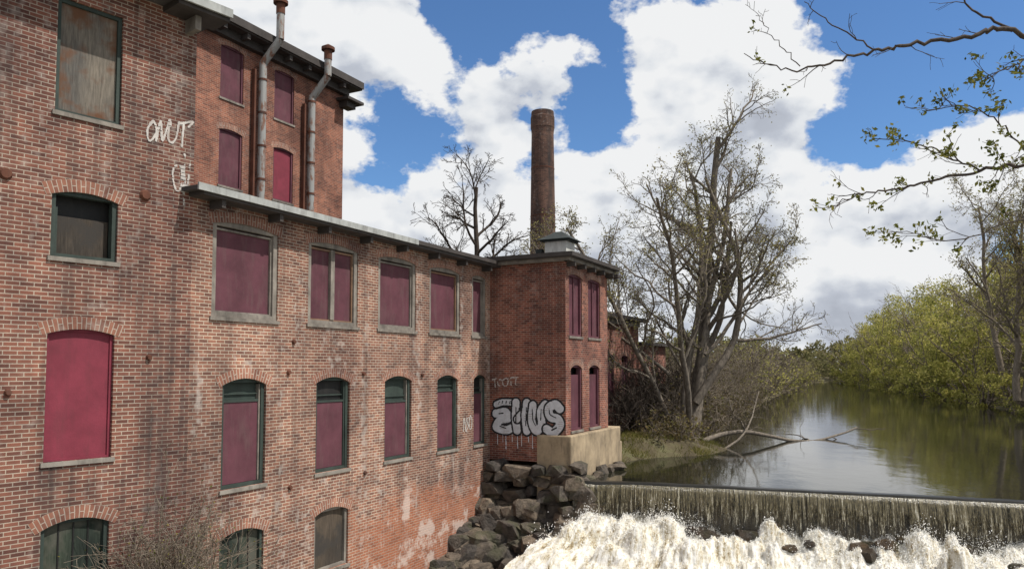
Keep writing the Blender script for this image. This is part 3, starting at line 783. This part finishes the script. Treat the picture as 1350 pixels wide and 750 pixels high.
make_tree('riverside_tree',
  [(bx,by,-3.8),(bx-.1,by+.1,-3.7),(bx-.2,by,-3.6),(bx+.3,by,-1.6),(bx+.2,by+.15,-2.6),(bx+.75,by,.6),(bx-.9,by,-.3),(bx-.05,by-.1,-3.7)],
  [(.14,0,1),(-.27,.1,1),(-.55,-.1,1),(.6,0,1),(.36,.3,1),(.95,.05,.75),(-.95,.05,.85),(-.08,-.2,1)],
  [15.2,13.4,11.5,11.5,12.8,7.5,8,12],[.36,.2,.15,.19,.2,.1,.09,.16],
  [(11,.42,46,.17,.05),(7,.5,42,.19,.03),(5,.5,40,.2,.02),(4,.55,35,.2,.0)],M_BARK,M_LEAFB,18000,.045,minr=.0085,wig=.09,trop=.035,K0=14,spread=.12)
make_tree('fallen_tree',[(8.7,34.9,-3.35),(9.3,34.2,-3.7)],[(.74,.6,.2),(.8,.5,.1)],[10.5,6],[.12,.06],[(5,.3,50,.2,.02),(5,.5,40,.2,0)],M_BARK,minr=.009,wig=.08,trop=.006,K0=14)
make_tree('bare_tree',[(-1.6,46,-3)],[(.02,0,1)],[14.2],[.3],[(16,.45,50,.15,.05),(9,.5,42,.18,.03),(6,.5,40,.2,.02),(3,.6,38,.2,0)],M_TWIGD,minr=.012,wig=.05,trop=.05,K0=12)
for (x,y,h) in ((43,66,17),(51,74,18),(38.5,58,14)):
    make_tree('bare_tree',[(x,y,-2.5),(x+.3,y,-2.5)],[(-.1,0,1),(.35,0,1)],[h,h*.8],[.28,.2],[(11,.45,45,.15,.05),(8,.5,42,.18,.03),(6,.5,40,.2,.02),(3,.6,38,.2,0)],M_TWIG,M_LEAFB,5000,.09,minr=.013,wig=.08,trop=.06,K0=12,spread=.3)

def brush(name,items,mat,leafm=None,minr=.008,nl=0,ls=.06,m=3):
    parts=[];lp=[]
    for (x,y,z0,h,rad,n) in items:
        g=grow(np.c_[RNG.normal(x,rad*.35,n),RNG.normal(y,rad*.35,n),np.full(n,z0)],np.c_[RNG.normal(0,.45,n),RNG.normal(0,.45,n),np.ones(n)],h*RNG.uniform(.5,1.1,n),np.full(n,.02),
               [(6,.5,40,.2,.0),(4,.5,40,.2,0)],wig=.2,trop=-.01,K0=8)
        for PP,RR in g: parts.append(tubes(PP,np.maximum(RR,minr),m))
        if nl:
            PP=g[-1][0]; i=RNG.integers(0,len(PP),nl); lp.append(PP[i,-1]+RNG.normal(size=(nl,3))*.15)
    V,F=cat(parts); root=empty(name); np_mesh('twigs',V,F,[mat],root)
    if nl: V,F=leaves(np.concatenate(lp),ls); np_mesh('foliage',V,F,[leafm],root)
it=[]
for y in np.linspace(36,76,17):
    x=np.interp(y,YL,XL); it.append((x-2.2-random.random()*2,y,-3.3,random.uniform(3,5.5),1.6,24)); it.append((x-.3,y+1,-3.7,random.uniform(1.3,2.6),1.2,16))
for (x,y) in ((5.6,32.2),(6.6,33.2),(7.3,33.4),(6.2,34.5)): it.append((x,y,-3.4,random.uniform(.9,2.0),.9,16))
brush('riverside_brush',it,M_TWIG,M_LEAFD,nl=500,ls=.07,minr=.011)
it=[]
for y in np.linspace(78,190,15):
    x=np.interp(y,YL,XL); it.append((x-2-random.random()*5,y,-3.2,random.uniform(4.5,8),3,28)); it.append((x-.3,y+2,-3.6,random.uniform(2.5,4),2.5,18))
brush('riverside_brush',it,M_TWIG,M_LEAFY,nl=600,ls=.13,minr=.03)
it=[]
for i in range(9):
    x,y,_=FO.pt(.2+i*.95,0,.5+random.random()*.5); it.append((x,y,-3.2+random.uniform(0,2.6),random.uniform(1.8,3.2),1.2,22))
brush('vine_thicket',it,M_TWIGD,minr=.009)
it=[]
for s_,o_,h in ((8.3,.6,2.6),(8.8,.5,2.3),(7.9,.6,2.1),(8.5,.8,2.4)):
    x,y,_=F0.pt(s_,0,o_); it.append((x,y,-4.6,h,.7,20))
brush('dry_brush',it,M_TWIG,M_LEAFF,nl=140,ls=.022,minr=.004)
bm=bmesh.new()
for i in range(22):
    x,y,_=F0.pt(random.uniform(7.4,9.3),0,random.uniform(.1,1.1)); sz=random.uniform(.25,.5)
    hull_rock(bm,(x,y,-5.1-random.uniform(0,3.4)),(sz,sz,sz*.8),random.uniform(0,3),7000+i,18,.6)
finish_rocks(bm,'rock_pile',M_ROCK)

def crown_pts(cx,cy,z0,h,rw,n):
    ncl=max(14,int(h*3.2)); u=RNG.uniform(0,1,ncl); th=RNG.uniform(0,2*np.pi,ncl)
    prof_=np.sin(np.pi*np.clip(u*.85+.12,0,1))**.7; rr=rw*prof_*RNG.uniform(.35,1.0,ncl)
    c=np.stack([cx+rr*np.cos(th),cy+rr*np.sin(th),z0+h*(.04+u*.9)],-1); cr=rw*RNG.uniform(.16,.38,ncl)
    i=RNG.integers(0,ncl,n); dirs=unit(RNG.normal(size=(n,3))); rad=cr[i]*RNG.uniform(.25,1.2,n)**.6
    return c[i]+dirs*rad[:,None]*np.array([1,1,.75])
LP=[];tr=[]
def bank_tree(x,y,z0,h,rw,n,ls):
    LP.append((crown_pts(x,y,z0,h,rw,n),ls))
    k_=4; g=grow(np.tile([x,y,z0],(k_,1)),np.c_[RNG.normal(0,.35,k_),RNG.normal(0,.35,k_),np.ones(k_)],np.full(k_,h*.85),np.full(k_,.14),[(6,.45,40,.15,.04),(4,.5,40,.2,0)],wig=.12,trop=.04,K0=8)
    for PP,RR in g: tr.append(tubes(PP,np.maximum(RR,.022),3))
for y in np.concatenate([np.linspace(40,75,11),np.linspace(80,180,17)]):
    x0_=np.interp(y,YR,XR)
    sc_=1.0 if y<80 else 1.3
    ls=.10 if y<80 else .17
    bank_tree(x0_+RNG.uniform(-.3,.8),y,-3.9,RNG.uniform(2.2,3.6)*sc_,RNG.uniform(1.8,2.4)*sc_,1000,ls)
    bank_tree(x0_+RNG.uniform(1.5,3.5),y+1,-3.4,RNG.uniform(5.5,8.5)*sc_,RNG.uniform(2.4,3.3)*sc_,2100,ls)
    bank_tree(x0_+RNG.uniform(5,8),y+2,-3.2,RNG.uniform(9.5,12.5)*sc_,RNG.uniform(2.8,4)*sc_,2300,ls)
    if y>55: bank_tree(x0_+RNG.uniform(11,16),y+4,-3,RNG.uniform(12.5,16)*sc_,RNG.uniform(3.2,4.8)*sc_,2200,ls*1.15)
parts=[leaves(P_,s_,.6) for P_,s_ in LP]; V,F=cat(parts)
tm=empty('riverbank_trees'); np_mesh('foliage',V,F,[M_LEAFY],tm); V,F=cat(tr); np_mesh('trunks',V,F,[M_TWIG],tm)
LP=[]
for i in range(80):
    y=RNG.uniform(196,330); x=np.interp(y,YL,XL)+RNG.uniform(-110,70)
    LP.append((crown_pts(x,y,-3.2,RNG.uniform(8,13),RNG.uniform(4,7),1100),.42))
for i in range(36):
    y=RNG.uniform(70,180); x=np.interp(y,YL,XL)-RNG.uniform(8,45); LP.append((crown_pts(x,y,-3,RNG.uniform(7,10),RNG.uniform(3,4.5),900),.25))
V,F=cat([leaves(P_,s_,.7) for P_,s_ in LP])
M_LEAFH=leaf_mat('leaf_distant',(.13,.14,.07),(.2,.195,.1),(.26,.235,.14))
dt=empty('distant_treeline'); np_mesh('foliage',V,F,[M_LEAFH],dt)
n=60000; gx=RNG.uniform(2,14,n); gy=RNG.uniform(28.5,44,n); gl=np.interp(gy,YL,XL); keep=(gx<gl-.05)&(gx>gl-5.0)&(((gx-3.9)*.889-(gy-33)*.458>0)|(gy<33)); gx,gy=gx[keep],gy[keep]
keep=fbm(gx*1.1,gy*1.1,3,6)>.40; gx,gy=gx[keep],gy[keep]; gl=np.interp(gy,YL,XL)
dd=gl-gx; gz=WZ+np.minimum(dd*.32,.75)-.12; n=len(gx); hh=RNG.uniform(.08,.30,n); lean=RNG.normal(size=(n,2))*.14; ww=.014
V=np.stack([np.stack([gx-ww,gy,gz],-1),np.stack([gx+ww,gy,gz],-1),np.stack([gx+lean[:,0]+.003,gy+lean[:,1],gz+hh],-1),np.stack([gx+lean[:,0]-.003,gy+lean[:,1],gz+hh],-1)],1).reshape(-1,3)
np_mesh('grass',V,np.arange(4*n).reshape(-1,4),[M_GRASS])

# overhanging tree at right
tw=[(9.3,8.2,-8.5),(9.1,8.2,-3),(8.8,8.1,1),(8.3,8.0,4.2),(7.9,7.9,7)]
def limb(P,r0,r1,n=8):
    xy=catmull([(p[0],p[1]) for p in P],n); z=catmull([(p[2],0) for p in P],n)[:,0]
    A=np.c_[xy,z]; A[1:-1]+=RNG.normal(size=(len(A)-2,3))*.012
    return A,np.linspace(r0,r1,len(A))
limbs=[limb(tw,.22,.1),
 limb([(8.3,8.0,2.8),(6.6,8,3.05),(5.4,8,3.62),(4.95,8,3.58),(4.3,8,3.48),(3.9,8,3.4),(3.35,8,3.26),(2.95,8,3.2),(2.5,8,3.38)],.034,.004),
 limb([(5.4,8,3.62),(5.0,8.1,3.95),(4.85,8.1,4.3)],.015,.006),
 limb([(3.9,8,3.42),(3.5,8.1,3.75),(3.2,8.1,4.0)],.009,.004),
 limb([(3.1,8,3.24),(2.8,7.9,3.5),(2.6,7.9,3.75)],.006,.003),
 limb([(8.5,8,1.6),(7.0,8,1.9),(5.6,8,2.15),(5.0,8,2.1),(4.3,8,1.95),(3.8,8,1.85),(3.45,8,1.75)],.03,.004),
 limb([(5.0,8,2.1),(4.6,8.1,2.35),(4.25,8.2,2.5),(3.95,8.2,2.5)],.010,.004),
 limb([(5.6,8,2.15),(5.3,8,2.55),(4.9,8,2.8),(4.4,8,2.75)],.010,.004),
 limb([(7.0,8,1.9),(6.2,8,1.7),(5.5,8,1.6),(4.7,8,1.35),(4.2,8,1.45)],.011,.004),
 limb([(8.2,8,3.3),(6.8,8,3.75),(6.0,8,3.6),(5.5,8,3.3),(5.1,8,3.1)],.018,.005),
 limb([(8.4,8,2.4),(7,8,2.6),(6.0,8,2.45),(5.5,8,2.3)],.02,.005)]
parts=[];LPp=[]
for li,(A,R_) in enumerate(limbs):
    parts.append(tubes(A[None],R_[None],8 if li==0 else 6))
    if li==0: continue
    n=int(len(A)*(.2 if li<5 else .5)); i=RNG.integers(3,len(A),n); T=unit(np.gradient(A,axis=0))[i]
    D=unit(T+RNG.normal(size=(n,3))*.7)
    g=grow(A[i],D,RNG.uniform(.12,.42,n),np.minimum(R_[i],.006),[(3,.5,40,.2,0)],wig=.2,trop=.03,K0=6)
    for PP,RR in g: parts.append(tubes(PP,np.maximum(RR,.0022),4))
    dens_=.5 if li>=5 else .05
    for PP,RR in g:
        sel=RNG.uniform(size=len(PP))<dens_
        LPp.append(PP[sel][:,-1])
V,F=cat(parts); ft=empty('overhanging_tree'); np_mesh('branches',V,F,[M_TWIGD],ft,smooth=True)
cen=np.concatenate(LPp); m=9; P_=np.repeat(cen,m,0)+RNG.normal(size=(len(cen)*m,3))*.03
V,F=leaves(P_,.028,.55); np_mesh('foliage',V,F,[M_LEAFF],ft)

# ------------------------------------------------------------------ world: sky + clouds
SUN=Vector((.95,-.30,1.5)).normalized()
el=math.asin(SUN.z); az=math.atan2(SUN.x,SUN.y)
wd=bpy.data.worlds.new('World'); sc.world=wd; wd.use_nodes=True; nt=wd.node_tree
for n_ in list(nt.nodes): nt.nodes.remove(n_)
class WT(NT):
    def __init__(s,t): s.t=t
t=WT(nt)
sky=t.n('ShaderNodeTexSky',sky_type='NISHITA'); sky.sun_disc=False; sky.sun_elevation=el; sky.sun_rotation=az; sky.air_density=1; sky.dust_density=.2; sky.ozone_density=3.0
skc=t.mix(1,sky.outputs[0],(.70,.93,1.15),'MULTIPLY')
tc=t.n('ShaderNodeTexCoord').outputs['Generated']
vn=t.n('ShaderNodeVectorMath',operation='NORMALIZE'); t.l(tc,vn.inputs[0]); dirv=vn.outputs[0]
def dens(vec,det):
    m=t.mapv(vec,(1,1,1.5),(.31,.12,.05))
    big=t.noise(m,3.2,1,.5); fine=t.noise(m,8.0,det,.58)
    return t.math('MULTIPLY_ADD',t.math('ADD',t.math('MULTIPLY',big,.45),t.math('MULTIPLY',fine,.55)),1.5,-.25)
def blobs(base,lst):
    cur=base
    for (a,c,r_,amt) in lst:
        v=Vector((a,1,c)).normalized()
        ds=t.n('ShaderNodeVectorMath',operation='DISTANCE'); t.l(dirv,ds.inputs[0]); ds.inputs[1].default_value=v
        g=t.math('MULTIPLY_ADD',ds.outputs['Value'],-1/r_,1,clamp=True)
        cur=t.math('MULTIPLY_ADD',g,amt,cur)
    return cur
D0=dens(dirv,6)
BL=[(.02,.51,.17,-.40),(.22,.57,.15,-.36),(.44,.58,.17,-.40),(.64,.52,.14,-.32),(-.165,.30,.13,-.36),(.15,.345,.09,-.26),(.46,.32,.15,-.34),
    (.33,.42,.17,.22),(.05,.37,.08,.08),(-.3,.42,.2,.2),(.3,.2,.2,.18),(-.1,.16,.2,.18),(.58,.3,.14,.08),(.40,.03,.22,.25)]
Db=blobs(D0,BL)
sh=t.n('ShaderNodeVectorMath',operation='ADD'); t.l(dirv,sh.inputs[0]); sh.inputs[1].default_value=(.02,-.0,.045)
D1=dens(sh.outputs[0],3)
cov=t.ramp(Db,[(.385,0),(.435,1)])
lit=t.math('MULTIPLY_ADD',t.math('SUBTRACT',D0,D1),3.6,.58,clamp=True)
thick=t.ramp(Db,[(.44,1),(.90,.0)])
lv=t.math('ADD',t.math('MULTIPLY',lit,.75),t.math('MULTIPLY',thick,.38),clamp=True)
cc=t.ramp(lv,[(.0,(.38,.41,.48)),(.38,(.58,.62,.70)),(.6,(.84,.87,.91)),(.78,(.97,.98,.99))])
bg1=t.n('ShaderNodeBackground'); bg1.inputs[1].default_value=.115; t.l(skc,bg1.inputs[0])
bg2=t.n('ShaderNodeBackground'); bg2.inputs[1].default_value=.9; t.l(cc,bg2.inputs[0])
mx=t.n('ShaderNodeMixShader'); t.l(cov,mx.inputs[0]); t.l(bg1.outputs[0],mx.inputs[1]); t.l(bg2.outputs[0],mx.inputs[2])
wo=t.n('ShaderNodeOutputWorld'); t.l(mx.outputs[0],wo.inputs[0])

sl=bpy.data.lights.new('sun','SUN'); sl.energy=5.0; sl.angle=math.radians(.53); sl.color=(1,.95,.87)
so=link(bpy.data.objects.new('sun',sl)); so.rotation_euler=(-SUN).to_track_quat('-Z','Y').to_euler()

cam=bpy.data.cameras.new('camera'); cam.sensor_width=36; cam.lens=26.67; cam.shift_y=.0407; cam.clip_end=3000; cam.clip_start=.1
co=link(bpy.data.objects.new('camera',cam)); co.location=(0,0,0); co.rotation_euler=(math.radians(90+3.15),0,0)
sc.camera=co
